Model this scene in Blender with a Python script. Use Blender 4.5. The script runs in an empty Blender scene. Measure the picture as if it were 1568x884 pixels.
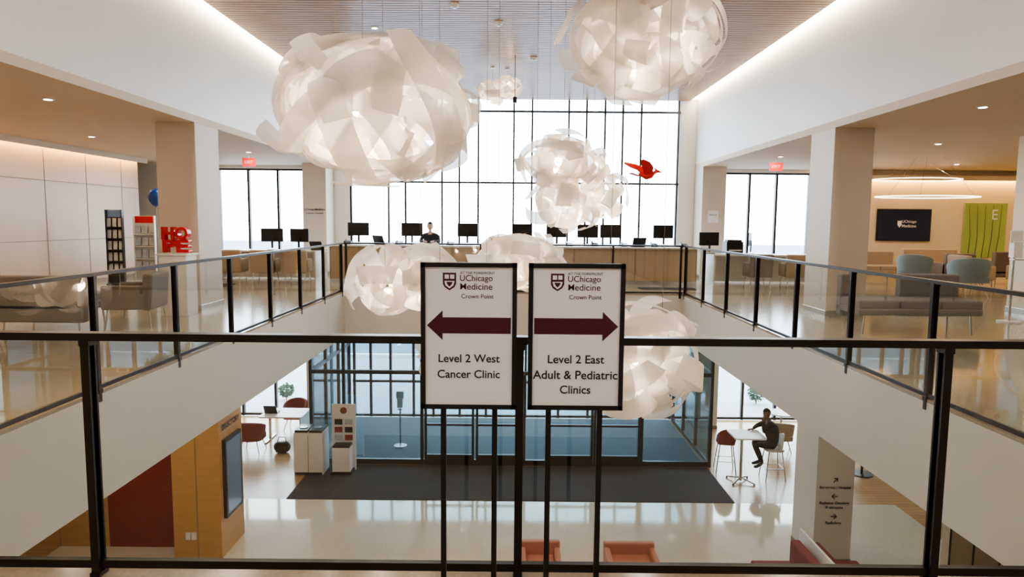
import bpy, math, random
from mathutils import Vector, Matrix, Quaternion
random.seed(7)
sc=bpy.context.scene
COL=sc.collection
V=Vector
# ------------------------------------------------------------------ materials
def _base(name):
    m=bpy.data.materials.new(name); m.use_nodes=True
    nt=m.node_tree; p=nt.nodes['Principled BSDF']; return m,nt,p
def mat(name,c,rough=.5,metal=0,var=.05,scale=5,bump=0,emit=None,es=0,coat=0,stretch=None):
    m,nt,p=_base(name)
    tc=nt.nodes.new('ShaderNodeTexCoord'); mp=nt.nodes.new('ShaderNodeMapping')
    if stretch: mp.inputs['Scale'].default_value=stretch
    n=nt.nodes.new('ShaderNodeTexNoise'); n.inputs['Scale'].default_value=scale; n.inputs['Detail'].default_value=4
    mx=nt.nodes.new('ShaderNodeMix'); mx.data_type='RGBA'
    a=[min(1,x*(1-var)) for x in c]+[1]; b=[min(1,x*(1+var)) for x in c]+[1]
    mx.inputs[6].default_value=a; mx.inputs[7].default_value=b
    L=nt.links.new
    L(tc.outputs['Object'],mp.inputs[0]); L(mp.outputs[0],n.inputs['Vector']); L(n.outputs['Fac'],mx.inputs[0]); L(mx.outputs[2],p.inputs['Base Color'])
    p.inputs['Roughness'].default_value=rough; p.inputs['Metallic'].default_value=metal
    p.inputs['Coat Weight'].default_value=coat
    if bump:
        bp=nt.nodes.new('ShaderNodeBump'); bp.inputs['Strength'].default_value=bump; bp.inputs['Distance'].default_value=.01
        L(n.outputs['Fac'],bp.inputs['Height']); L(bp.outputs[0],p.inputs['Normal'])
    if emit:
        p.inputs['Emission Color'].default_value=(*emit,1); p.inputs['Emission Strength'].default_value=es
    return m
def planks(name,c1,c2,rough=.3,scale=1,w=2.0,h=.18,mortar=.004,rot=0,mcol=(.25,.17,.1),off=.5):
    m,nt,p=_base(name); L=nt.links.new
    tc=nt.nodes.new('ShaderNodeTexCoord'); mp=nt.nodes.new('ShaderNodeMapping'); mp.inputs['Rotation'].default_value=(0,0,rot)
    b=nt.nodes.new('ShaderNodeTexBrick'); b.inputs['Scale'].default_value=scale
    b.inputs['Color1'].default_value=(*c1,1); b.inputs['Color2'].default_value=(*c2,1); b.inputs['Mortar'].default_value=(*mcol,1)
    b.inputs['Mortar Size'].default_value=mortar; b.inputs['Brick Width'].default_value=w; b.inputs['Row Height'].default_value=h; b.offset=off
    n=nt.nodes.new('ShaderNodeTexNoise'); n.inputs['Scale'].default_value=3
    mx=nt.nodes.new('ShaderNodeMix'); mx.data_type='RGBA'; mx.blend_type='MULTIPLY'; mx.inputs[0].default_value=.25
    L(tc.outputs['Object'],mp.inputs[0]); L(mp.outputs[0],b.inputs['Vector']); L(mp.outputs[0],n.inputs['Vector'])
    L(b.outputs['Color'],mx.inputs[6]); L(n.outputs['Color'],mx.inputs[7]); L(mx.outputs[2],p.inputs['Base Color'])
    p.inputs['Roughness'].default_value=rough
    return m
def terrazzo(name,c,rough,speck=60,coat=0):
    m,nt,p=_base(name); L=nt.links.new
    tc=nt.nodes.new('ShaderNodeTexCoord'); v=nt.nodes.new('ShaderNodeTexVoronoi'); v.inputs['Scale'].default_value=speck
    r=nt.nodes.new('ShaderNodeValToRGB'); r.color_ramp.elements[0].color=(*[x*.88 for x in c],1); r.color_ramp.elements[1].color=(*[min(1,x*1.08) for x in c],1)
    L(tc.outputs['Object'],v.inputs['Vector']); L(v.outputs['Color'],r.inputs[0]); L(r.outputs[0],p.inputs['Base Color'])
    p.inputs['Roughness'].default_value=rough; p.inputs['Coat Weight'].default_value=coat; p.inputs['Coat Roughness'].default_value=.05
    return m
def glass(name,tint,refl=.06,rough=0.0):
    m=bpy.data.materials.new(name); m.use_nodes=True; nt=m.node_tree; nt.nodes.clear(); L=nt.links.new
    o=nt.nodes.new('ShaderNodeOutputMaterial'); t=nt.nodes.new('ShaderNodeBsdfTransparent'); g=nt.nodes.new('ShaderNodeBsdfGlossy')
    t.inputs[0].default_value=(*tint,1); g.inputs['Roughness'].default_value=rough; g.inputs[0].default_value=(1,1,1,1)
    lw=nt.nodes.new('ShaderNodeLayerWeight'); pw=nt.nodes.new('ShaderNodeMath'); pw.operation='POWER'; pw.inputs[1].default_value=4
    ma=nt.nodes.new('ShaderNodeMath'); ma.operation='MULTIPLY_ADD'; ma.inputs[1].default_value=.7; ma.inputs[2].default_value=refl
    mx=nt.nodes.new('ShaderNodeMixShader')
    L(lw.outputs['Facing'],pw.inputs[0]); L(pw.outputs[0],ma.inputs[0]); L(ma.outputs[0],mx.inputs[0]); L(t.outputs[0],mx.inputs[1]); L(g.outputs[0],mx.inputs[2]); L(mx.outputs[0],o.inputs[0])
    return m
def shade_mat(name):
    m=bpy.data.materials.new(name); m.use_nodes=True; nt=m.node_tree; nt.nodes.clear(); L=nt.links.new
    o=nt.nodes.new('ShaderNodeOutputMaterial'); d=nt.nodes.new('ShaderNodeBsdfDiffuse'); t=nt.nodes.new('ShaderNodeBsdfTranslucent'); tr=nt.nodes.new('ShaderNodeBsdfTransparent')
    n=nt.nodes.new('ShaderNodeTexNoise'); n.inputs['Scale'].default_value=40; r=nt.nodes.new('ShaderNodeValToRGB')
    r.color_ramp.elements[0].color=(.80,.79,.78,1); r.color_ramp.elements[1].color=(.86,.85,.84,1)
    L(n.outputs['Fac'],r.inputs[0]); L(r.outputs[0],d.inputs[0]); t.inputs[0].default_value=(.92,.87,.81,1)
    a=nt.nodes.new('ShaderNodeMixShader'); a.inputs[0].default_value=.46; c=nt.nodes.new('ShaderNodeMixShader'); c.inputs[0].default_value=.12
    L(d.outputs[0],a.inputs[1]); L(t.outputs[0],a.inputs[2]); L(a.outputs[0],c.inputs[1]); L(tr.outputs[0],c.inputs[2]); L(c.outputs[0],o.inputs[0])
    return m

white=mat('white_paint',(.77,.765,.76),.5,var=.015,scale=2)
fascia=mat('fascia_paint',(.67,.64,.59),.5,var=.015,scale=2)
cream=mat('cream_paint',(.74,.63,.46),.6,var=.02,scale=2)
soffit=mat('soffit_paint',(.65,.555,.44),.7,var=.02,scale=2)
colpaint=mat('column_paint',(.63,.57,.50),.6,var=.02,scale=2)
slatm=mat('ceiling_slat',(.42,.27,.165),.32,var=.08,scale=3)
darkplen=mat('plenum',(.05,.035,.025),.9)
black=mat('black_metal',(.016,.014,.014),.35,metal=.3,var=.2)
rail=mat('bronze_metal',(.020,.016,.014),.32,metal=.4,var=.2)
chrome=mat('brushed_metal',(.6,.6,.6),.25,metal=1)
cablem=mat('steel_cable',(.25,.24,.23),.4,metal=.8)
counterm=mat('counter_front_laminate',(.42,.31,.20),.4,var=.1,scale=3,stretch=(6,1,1))
panelm=mat('wall_panel_laminate',(.58,.46,.34),.4,var=.05,scale=3)
orangewood=mat('honey_wood',(.58,.32,.12),.4,var=.15,scale=3,stretch=(1,1,6))
redwall=mat('maroon_glass_panel',(.26,.012,.016),.25,var=.15,scale=1.5)
seam=mat('panel_seam',(.25,.2,.15),.7)
floor2=terrazzo('upper_terrazzo',(.40,.33,.25),.14)
floor1=terrazzo('lower_terrazzo',(.72,.66,.55),.09,coat=.5)
woodfl=planks('wood_plank_floor',(.60,.38,.20),(.53,.32,.16),.22,w=1.6,h=.14)
matm=mat('charcoal_mat',(.045,.045,.05),.95,var=.25,scale=60,bump=.4)
matg=mat('slate_mat',(.10,.12,.14),.8,var=.2,scale=60,bump=.3)
railglass=glass('railing_glass',(.80,.83,.80),.075)
winglass=glass('window_glass',(.90,.95,.97),.05)
vestglass=glass('tinted_vestibule_glass',(.32,.46,.53),.10)
shade=shade_mat('translucent_ribbon')
bulb=mat('warm_bulb',(1,.8,.5),.5,emit=(1,.74,.46),es=14)
cove=mat('cove_led',(1,.9,.75),.5,emit=(1,.84,.62),es=16)
covey=mat('cove_led_amber',(1,.8,.5),.5,emit=(1,.60,.20),es=30)
ringm=mat('ring_led',(1,.9,.75),.5,emit=(1,.82,.58),es=4)
dl=mat('downlight_lens',(1,.9,.8),.5,emit=(1,.86,.68),es=12)
concrete=mat('pavement_concrete',(.34,.37,.40),.8,var=.15,scale=.7)
asphalt=mat('asphalt',(.17,.20,.24),.9,var=.2,scale=.6)
leaf=mat('evergreen_leaf',(.05,.10,.06),.8,var=.5,scale=8)
taupe=mat('taupe_fabric',(.20,.165,.14),.85,var=.12,scale=60,bump=.2)
grayf=mat('gray_fabric',(.20,.19,.185),.85,var=.12,scale=60,bump=.2)
tealf=mat('slate_blue_fabric',(.19,.25,.27),.8,var=.1,scale=50,bump=.2)
beigef=mat('beige_fabric',(.42,.32,.23),.85,var=.1,scale=50,bump=.2)
salmon=mat('salmon_leather',(.46,.19,.13),.55,var=.08,scale=30)
maroonf=mat('maroon_fabric',(.20,.03,.03),.75,var=.1,scale=50,bump=.2)
redch=mat('brick_red_fabric',(.26,.04,.03),.7,var=.1,scale=50)
whitepl=mat('white_plastic',(.82,.82,.81),.35,var=.01)
screenm=mat('dark_screen',(.012,.014,.02),.12,var=.1)
bluescr=mat('blue_grey_screen',(.10,.14,.2),.15,emit=(.25,.33,.5),es=.15)
tvm=mat('tv_screen',(.01,.012,.018),.12,emit=(.02,.05,.12),es=.08)
red=mat('glossy_red',(.60,.010,.008),.25,var=.05)
exitm=mat('exit_red',(.7,.02,.015),.4,emit=(1,.03,.02),es=.5)
blueb=mat('blue_latex',(.02,.09,.42),.25)
paper=mat('sign_paper',(.84,.84,.86),.6,var=.01)
ink=mat('sign_ink',(.02,.02,.022),.6)
maroonink=mat('maroon_ink',(.075,.007,.02),.6)
greenp=mat('green_art_glass',(.34,.46,.16),.3,var=.35,scale=2.2,stretch=(1,1,.35))
skin=mat('skin_tone',(.22,.11,.065),.55,var=.05,scale=20)
skin2=mat('skin_tone_light',(.50,.30,.22),.55,var=.05,scale=20)
cloth=mat('black_clothing',(.008,.009,.011),.9,var=.2,scale=30)
navy=mat('navy_clothing',(.02,.023,.032),.85,var=.2,scale=30)
hairm=mat('dark_hair',(.012,.009,.008),.7)
eyew=mat('eye_white',(.8,.8,.78),.3)
lip=mat('lip',(.28,.09,.07),.5)
shoe=mat('shoe_leather',(.02,.018,.017),.4)
brochure=mat('brochure_paper',(.45,.5,.55),.6,var=.5,scale=9)

# ------------------------------------------------------------------ mesh builder
class B:
    def __init__(s): s.v=[];s.f=[];s.m=[];s.sm=[];s.mats=[];s.M=Matrix.Identity(4)
    def mi(s,mt):
        if mt not in s.mats: s.mats.append(mt)
        return s.mats.index(mt)
    def add(s,vs,fs,mt,sm=False):
        o=len(s.v); s.v+=[s.M@V(p) for p in vs]; i=s.mi(mt)
        for f in fs: s.f.append([o+k for k in f]); s.m.append(i); s.sm.append(sm)
    def box(s,c,d,mt,rz=0,rx=0,ry=0):
        R=Matrix.Rotation(rz,4,'Z')@Matrix.Rotation(ry,4,'Y')@Matrix.Rotation(rx,4,'X')
        vs=[V(c)+R@V((x*d[0]/2,y*d[1]/2,z*d[2]/2)) for x in(-1,1) for y in(-1,1) for z in(-1,1)]
        s.add(vs,[(0,1,3,2),(4,6,7,5),(0,4,5,1),(2,3,7,6),(0,2,6,4),(1,5,7,3)],mt)
    def bb(s,x0,x1,y0,y1,z0,z1,mt): s.box(((x0+x1)/2,(y0+y1)/2,(z0+z1)/2),(x1-x0,y1-y0,z1-z0),mt)
    def quad(s,a,b,c,d,mt): s.add([a,b,c,d],[(0,1,2,3)],mt)
    def tube(s,pts,rad,mt,n=8,caps=True,closed=False):
        pts=[V(p) for p in pts]
        if not hasattr(rad,'__len__'): rad=[rad]*len(pts)
        vs=[];fs=[];N=len(pts); pu=None
        for i,p in enumerate(pts):
            if closed: t=pts[(i+1)%N]-pts[i-1]
            else: t=pts[min(i+1,N-1)]-pts[max(i-1,0)]
            t.normalize()
            u=pu-t*pu.dot(t) if pu else t.orthogonal()
            if u.length<1e-5: u=t.orthogonal()
            u.normalize(); pu=u; w=t.cross(u)
            for k in range(n):
                a=2*math.pi*k/n; vs.append(p+(u*math.cos(a)+w*math.sin(a))*rad[i])
        for i in range(N if closed else N-1):
            j=(i+1)%N
            for k in range(n):
                k2=(k+1)%n; fs.append((i*n+k,i*n+k2,j*n+k2,j*n+k))
        s.add(vs,fs,mt,True)
        if caps and not closed:
            s.add(vs[:n],[tuple(range(n-1,-1,-1))],mt); s.add(vs[-n:],[tuple(range(n))],mt)
    def cyl(s,a,b,r,mt,r1=None,n=20): s.tube([a,b],[r,r if r1 is None else r1],mt,n)
    def ell(s,c,r,mt,nu=18,nv=12,R=None,fn=None,keep=None):
        vs=[];fs=[]
        for i in range(nv+1):
            th=math.pi*i/nv
            for j in range(nu):
                ph=2*math.pi*j/nu; p=V((math.sin(th)*math.cos(ph),math.sin(th)*math.sin(ph),math.cos(th)))
                if fn: p=fn(p)
                p=V((p.x*r[0],p.y*r[1],p.z*r[2]))
                if R: p=R@p
                vs.append(V(c)+p)
        for i in range(nv):
            for j in range(nu):
                j2=(j+1)%nu; f=(i*nu+j,(i+1)*nu+j,(i+1)*nu+j2,i*nu+j2)
                if keep:
                    th=math.pi*(i+.5)/nv; ph=2*math.pi*(j+.5)/nu
                    if not keep(V((math.sin(th)*math.cos(ph),math.sin(th)*math.sin(ph),math.cos(th)))): continue
                fs.append(f)
        s.add(vs,fs,mt,True)
    def grid(s,rows,mt,sm=True):
        nc=len(rows[0]); vs=[p for r in rows for p in r]
        s.add(vs,[(i*nc+j,i*nc+j+1,(i+1)*nc+j+1,(i+1)*nc+j) for i in range(len(rows)-1) for j in range(nc-1)],mt,sm)
    def prism(s,poly,y0,y1,mt):   # poly in xz
        n=len(poly); vs=[(x,y0,z) for x,z in poly]+[(x,y1,z) for x,z in poly]
        fs=[tuple(range(n)),tuple(range(2*n-1,n-1,-1))]+[(i,i+n,(i+1)%n+n,(i+1)%n) for i in range(n)]
        s.add(vs,fs,mt)
    def slab(s,poly,z0,z1,mt,sm=False):
        n=len(poly); vs=[(x,y,z0) for x,y in poly]+[(x,y,z1) for x,y in poly]
        s.add(vs,[tuple(range(n-1,-1,-1)),tuple(range(n,2*n))],mt); s.add(vs,[(i,(i+1)%n,(i+1)%n+n,i+n) for i in range(n)],mt,sm)
    def done(s,name,loc=(0,0,0),rz=0,bevel=0,scale=1,parent=None,seg=2):
        me=bpy.data.meshes.new(name); me.from_pydata([tuple(p) for p in s.v],[],s.f)
        for m in s.mats: me.materials.append(m)
        for i,p in enumerate(me.polygons): p.material_index=s.m[i]; p.use_smooth=s.sm[i]
        me.update()
        o=bpy.data.objects.new(name,me); COL.objects.link(o); o.location=loc; o.rotation_euler=(0,0,rz); o.scale=(scale,)*3
        if bevel:
            b=o.modifiers.new('bevel','BEVEL'); b.width=bevel; b.segments=seg; b.limit_method='ANGLE'; b.angle_limit=math.radians(50)
        if parent: o.parent=parent
        return o
def rrect(w,d,r,n=5,cx=0,cy=0):
    out=[]
    for qx,qy,a0 in((1,1,0),(-1,1,90),(-1,-1,180),(1,-1,270)):
        for i in range(n+1):
            a=math.radians(a0+90*i/n); out.append((cx+qx*(w/2-r)+r*math.cos(a),cy+qy*(d/2-r)+r*math.sin(a)))
    return out
def text(s,parent,loc,mt,width=None,size=.1,rot=(math.pi/2,0,0),bold=0,name='lettering',ext=.0006):
    cu=bpy.data.curves.new(name,'FONT'); cu.body=s; cu.size=size; cu.align_x='CENTER'; cu.align_y='CENTER'; cu.extrude=ext; cu.offset=bold*size
    cu.materials.append(mt); o=bpy.data.objects.new(name,cu); COL.objects.link(o); o.location=loc; o.rotation_euler=rot; o.parent=parent
    if width:
        bpy.context.view_layer.update(); f=width/max(.001,o.dimensions.x); o.scale=(f,f,f)
    return o
def area(name,loc,W,size,col=(1,.86,.7),rot=(0,0,0),parent=None,shape='DISK',size_y=None):
    l=bpy.data.lights.new(name,'AREA'); l.energy=W; l.shape=shape; l.size=size; l.color=col
    if size_y: l.size_y=size_y
    o=bpy.data.objects.new(name,l); COL.objects.link(o); o.location=loc; o.rotation_euler=rot
    if parent: o.parent=parent
    return o

# ------------------------------------------------------------------ dimensions
XR=3.72; XC=5.3; ZS=3.15; ZC=5.1; YN=2.95; YF=14.98; YW=20.3; ZL=-4.4; XO=16.5; XL=10.1; YB=-6
pi=math.pi
# ------------------------------------------------------------------ shell
b=B()
def slabp(x0,x1,y0,y1):
    b.bb(x0,x1,y0,y1,-1.0,-.03,fascia); b.bb(x0,x1,y0,y1,-.03,0,floor2)
slabp(-XO,XO,YB,YN); slabp(-XO,-XR,YN,YF); slabp(XR,XO,YN,YF); slabp(-XO,XO,YF,YW)
b.done('floor')
b=B()
b.bb(-8.2,8.2,YB,14.1,ZL-.1,ZL,floor1)
b.bb(-XO,-8.2,YB,YW,ZL-.1,ZL,woodfl); b.bb(8.2,XO,YB,YW,ZL-.1,ZL,woodfl); b.bb(-8.2,8.2,14.1,YW,ZL-.1,ZL,woodfl)
b.done('floor_ground_level')
b=B(); b.bb(-4.82,4.78,14.1,16.2,ZL,ZL+.012,matm); b.done('entrance_floor_mat')
b=B(); b.bb(-4.75,4.75,16.45,YW-.1,ZL,ZL+.012,matg); b.done('entrance_floor_mat')
b=B()
for sx in(-1,1):
    x0,x1=sorted((sx*XC,sx*XO)); b.bb(x0,x1,YB,YW,ZS,ZS+.12,soffit)
    b.bb(min(sx*XC,sx*(XC+.15)),max(sx*XC,sx*(XC+.15)),YB,YW,ZS+.12,ZC+.3,white)
b.bb(-XC,XC,YB,YW,ZC+.22,ZC+.3,darkplen)
b.done('ceiling')
b=B(); y=YB+.1
while y<YW-.05:
    b.bb(-XC+.2,XC-.2,y,y+.095,ZC,ZC+.03,slatm); y+=.125
b.done('slat_ceiling')
for x,y in((-1.0,11.6),(-.3,12.6),(.4,15.2),(-3.0,13.6),(2.9,14.0)):
    b=B(); b.cyl((0,0,-.05),(0,0,-.0),.07,whitepl,r1=.085,n=20); b.cyl((0,0,-.065),(0,0,-.05),.03,chrome,n=12); b.done('smoke_detector',(x,y,ZC))
for sx in(-1,1):
    b=B(); b.bb(min(sx*5.13,sx*5.28),max(sx*5.13,sx*5.28),YB+.1,YW-.1,ZC+.02,ZC+.05,cove); b.done('cove_light_strip')
b=B(); b.bb(-XO,XO,YB-.2,YB,ZL,ZC+.3,white); b.done('wall_back')
b=B(); b.bb(-XL-.2,-XL,YB,18.5,0,ZS,panelm)
for z in(1.05,2.35): b.bb(-XL,-XL+.004,YB,18.5,z,z+.014,seam)
yy=YB+.5
while yy<18.4: b.bb(-XL,-XL+.004,yy,yy+.022,0,ZS-.12,seam); yy+=1.45
b.done('wall_left')
b=B(); b.bb(-XL+.05,-XL+.12,YB,18.5,ZS-.035,ZS-.01,covey); b.done('cove_light_strip')
b=B(); b.bb(-XL+.24,-XL+.27,YB,18.5,ZS-.13,ZS,soffit); b.done('trim_1')
b=B(); b.bb(-XL-.0,-XL+.03,YB,18.5,0,.1,seam); b.done('baseboard_left')
b=B(); b.bb(-XO-.2,-XO,YB,YW,ZL,ZS,white); b.done('wall_outer_left')
b=B(); b.bb(XO,XO+.2,YB,YW,ZL,ZS,cream); b.done('wall_right')
b=B()
for sx in(-1,1):
    def seg(a,c,z0,z1,m=white):
        x0,x1=sorted((sx*a,sx*c)); b.bb(x0,x1,YW,YW+.25,z0,z1,m)
    seg(4.85,6.2,-.03,ZC+.3); seg(6.2,8.75,-.03,.6); seg(6.2,8.75,ZS-.1,ZS+.2)
    seg(8.75,XO,-.03,ZS+.2,cream if sx>0 else white)
    seg(6.2,XO,ZS+.2,ZC+.3)
b.bb(-4.85,4.85,YW,YW+.25,-.03,.35,white)
b.bb(-XO,XO,YW,YW+.25,-1.0,-.03,white)
b.bb(-XO,-10.5,YW,YW+.25,ZL,-1,white); b.bb(10.5,XO,YW,YW+.25,ZL,-1,white)
b.done('wall_front')
def window(name,x0,x1,z0,z1,vs,hs,y=YW+.1,w=.05,gm=winglass,fm=black):
    b=B()
    for x in vs: b.bb(x-w/2,x+w/2,y-.06,y+.06,z0,z1,fm)
    for z in hs: b.bb(x0,x1,y-.05,y+.05,z-w/2,z+w/2,fm)
    b.quad((x0,y,z0),(x1,y,z0),(x1,y,z1),(x0,y,z1),gm)
    return b.done(name)
window('window_1',-4.85,4.85,.35,ZC+.2,[-4.82,-3.71,-3.21,-2.13,-1.62,-1.06,-.02,.52,1.59,2.11,2.65,3.17,3.71,4.8],[.38,2.70,4.77],w=.05)
window('window_2',-8.75,-6.2,.6,ZS-.1,[-8.72,-7.85,-6.98,-6.22],[.62,ZS-.12],w=.06)
window('window_3',6.2,8.75,.6,ZS-.1,[6.22,6.95,7.75,8.72],[.62,ZS-.12],w=.06)
window('window_4',-10.5,-4.85,ZL,-1,[-10.4,-9.3,-8.2,-7.2,-6.2,-5.3],[ZL+.05,-2.1,-1.05],w=.07)
window('window_5',4.85,10.5,ZL,-1,[5.3,6.1,7.0,8.0,9.1,10.4],[ZL+.05,-2.1,-1.05],w=.07)
window('window_6',-4.85,4.85,ZL,-1,[-4.8,-4.3,-3.7,-3.0,-2.4,-1.6,-.8,.4,1.4,2.3,3.2,4.0,4.8],[ZL+.05,ZL+1.1,-2.1,-1.05],w=.07)
# vestibule
b=B()
def vframe(x0,x1,y,vs,hs,w=.075):
    for x in vs: b.bb(x-w/2,x+w/2,y-.05,y+.05,ZL,-1,black)
    for z,h in hs: b.bb(x0,x1,y-.045,y+.045,z,z+h,black)
    b.quad((x0,y,ZL),(x1,y,ZL),(x1,y,-1),(x0,y,-1),vestglass)
vframe(-4.92,4.87,16.3,[-4.9,-4.1,-2.2,3.17,4.85],[(ZL,.13),(-2.15,.09),(-1.1,.1)])
for sx in(-4.9,4.85):
    for y in(17.6,18.9,20.15): b.bb(sx-.04,sx+.04,y-.04,y+.04,ZL,-1,black)
    b.bb(sx-.04,sx+.04,16.3,20.2,ZL,ZL+.12,black); b.bb(sx-.04,sx+.04,16.3,20.2,-2.15,-2.06,black)
    b.quad((sx,16.3,ZL),(sx,20.2,ZL),(sx,20.2,-1),(sx,16.3,-1),vestglass)
b.done('glass_vestibule')
def door(name,x0,x1,y):
    b=B(); w=.06; z1=-2.15
    for x in(x0,x1): b.bb(x-w/2,x+w/2,y-.03,y+.03,ZL+.02,z1,black)
    b.bb(x0,x1,y-.03,y+.03,ZL+.02,ZL+.28,black); b.bb(x0,x1,y-.03,y+.03,z1-.1,z1,black)
    b.bb(x0+.02,x1-.02,y-.035,y+.035,ZL+1.0,ZL+1.05,black)
    b.done(name)
door('door_1',-2.1,-.95,16.22); door('door_2',-.85,.3,16.22); door('door_3',.9,1.95,16.22); door('door_4',2.02,3.1,16.22)
b=B(); 
for x in(-1.35,-.25,.75,1.9): b.bb(x-.14,x+.14,16.13,16.15,-2.13,-2.03,whitepl); b.bb(x-.1,x+.1,16.128,16.131,-2.115,-2.045,redch)
b.done('door_header_label')
# columns
def column(x0,x1,y0,y1,z0,z1,m=colpaint,name='column'):
    b=B(); b.bb(x0,x1,y0,y1,z0,z1,m); b.bb(x0-.012,x1+.012,y0-.012,y1+.012,z0,z0+.1,chrome if z0>=0 else seam); return b.done(name,bevel=.006)
for sx in(-1,1):
    for y0,y1 in((11.5,12.4),(19.4,20.28)):
        x0,x1=sorted((sx*XC,sx*(XC+.66))); column(x0,x1,y0,y1,0,ZS,colpaint)
        if not(sx<0 and y0<12): column(x0,x1,y0,y1,ZL,-1,fascia)
column(9.0,9.7,11.5,12.4,0,ZS,cream)
# lower-left feature block
b=B(); b.bb(-5.92,-5.08,11.5,12.5,ZL,-1,orangewood); 
b.bb(-5.5,-5.492,11.49,11.5,ZL,-1,seam)
b.done('wood_clad_column')
b=B(); b.bb(-5.08,-5.02,11.62,12.32,-3.72,-2.3,black); b.bb(-5.02,-5.015,11.67,12.27,-3.66,-2.36,bluescr); o=b.done('wall_directory_display')
text('DIRECTORY',o,(-5.06,11.97,-2.08),ink,width=.75,rot=(pi/2,0,pi/2),bold=.03)
b=B(); b.bb(-5.7,-5.62,11.47,11.5,-4.05,-3.93,whitepl); b.bb(-5.6,-5.52,11.47,11.5,-4.05,-3.93,whitepl); b.done('wall_outlet')
b=B(); b.bb(-7.3,-5.94,11.9,12.1,ZL,-1,redwall); b.bb(-XO,-7.3,11.9,12.1,ZL,-1,orangewood)
for x in(-8.2,-9.4,-10.6): b.bb(x,x+.012,11.895,11.9,ZL,-1,seam)
b.done('wall_ground_left')
b=B(); b.bb(7.35,XO,11.0,11.2,ZL,-1,panelm)
for x in(7.35,7.75,8.2,9.0): b.bb(x,x+.03,10.99,11.0,ZL,-1,black)
b.done('wall_ground_right')

# ------------------------------------------------------------------ outside
b=B(); b.bb(-90,90,YW+.25,30,ZL-.25,ZL-.08,concrete); b.bb(-90,90,30,200,ZL-.3,ZL-.12,asphalt)
for i in range(-14,15): b.bb(i*2.8-.06,i*2.8+.06,33,38,ZL-.12,ZL-.11,whitepl)
b.done('pavement')
b=B(); b.bb(-90,90,29.8,30,ZL-.08,ZL+.06,whitepl); b.done('curb')
def shrub(x,y,s):
    b=B(); rnd=random.Random(int(x*10))
    b.cyl((0,0,0),(0,0,.4*s),.05*s,orangewood,n=8)
    for i in range(420):
        u=V((rnd.gauss(0,1),rnd.gauss(0,1),rnd.gauss(0,1))).normalized()*rnd.uniform(.55,1)
        p=V((u.x*.6,u.y*.6,u.z*.55+.75))*s; a=V((rnd.gauss(0,1),rnd.gauss(0,1),rnd.gauss(0,1))).normalized()*.11*s; c=a.orthogonal().normalized()*.05*s
        b.add([p-a,p+c,p+a,p-c],[(0,1,2,3)],leaf)
    b.done('evergreen_shrub',(x,y,ZL-.08))
for x,y,s in((3.2,22.3,1.5),(4.2,22.4,1.2),(-7.6,22.5,.45),(8.2,22.5,.5)): shrub(x,y,s)
def car(x,y,m,rz=0):
    b=B(); body=[(-2.2,.35),(-2.25,.75),(-2.0,.95),(-1.3,1.02),(-.7,1.45),(.7,1.47),(1.35,1.02),(2.0,.9),(2.2,.7),(2.2,.35)]
    b.prism(body,-.85,.85,m)
    win=[(-1.15,1.03),(-.66,1.38),(.64,1.4),(1.15,1.03)]; b.prism(win,-.86,.86,screenm)
    for wx in(-1.4,1.4):
        for s in(-1,1): b.cyl((wx,s*.72,.33),(wx,s*.9,.33),.33,black,n=20); b.cyl((wx,s*.89,.33),(wx,s*.905,.33),.18,chrome,n=12)
    b.done('parked_car',(x,y,ZL-.11),rz,bevel=.06,scale=1)
car(-17,36,whitepl,.1); car(-9,44,bluescr,-.1); car(12,36,grayf,.1); car(3,42,whitepl,0)

# ------------------------------------------------------------------ railings
def railing(p0,p1,ts,h=1.07,pw=.05,zb=.03):
    p0=V(p0);p1=V(p1); d=(p1-p0); Ln=d.length; d.normalize(); ang=math.atan2(d.y,d.x)
    b=B()
    b.box((Ln/2,0,h-.016),(Ln,.055,.032),rail); b.box((Ln/2,0,zb),(Ln,.03,.035),rail)
    b.quad((0,0,.05),(Ln,0,.05),(Ln,0,h-.03),(0,0,h-.03),railglass)
    for t in ts:
        b.box((t,.022,h/2-.06),(pw*.8,.012,h+.08),rail); b.box((t,-.022,h/2-.06),(pw*.8,.012,h+.08),rail)
        b.box((t,0,.0),(pw,.07,.04),rail); b.box((t,0,h-.04),(pw,.06,.03),rail)
        b.box((t,0,h/2),(.012,.035,h-.05),rail)
    b.done('glass_railing',(p0.x,p0.y,0),ang)
railing((-XR,2.85,0),(XR,2.85,0),[XR-1.80-1.8,XR-1.80,XR+.03,XR+1.83,XR+3.62],pw=.042,zb=.052)
sp=[1.69,3.13,4.6,6.07,7.54,9.02,10.49,11.9]
railing((-XR-.02,2.9,0),(-XR-.02,14.94,0),sp,pw=.05)
railing((XR+.02,2.9,0),(XR+.02,14.94,0),sp,pw=.05)
railing((-XR,14.96,0),(XR,14.96,0),[.05,1.5,3.0,4.44,5.9,7.39],pw=.045)

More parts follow.
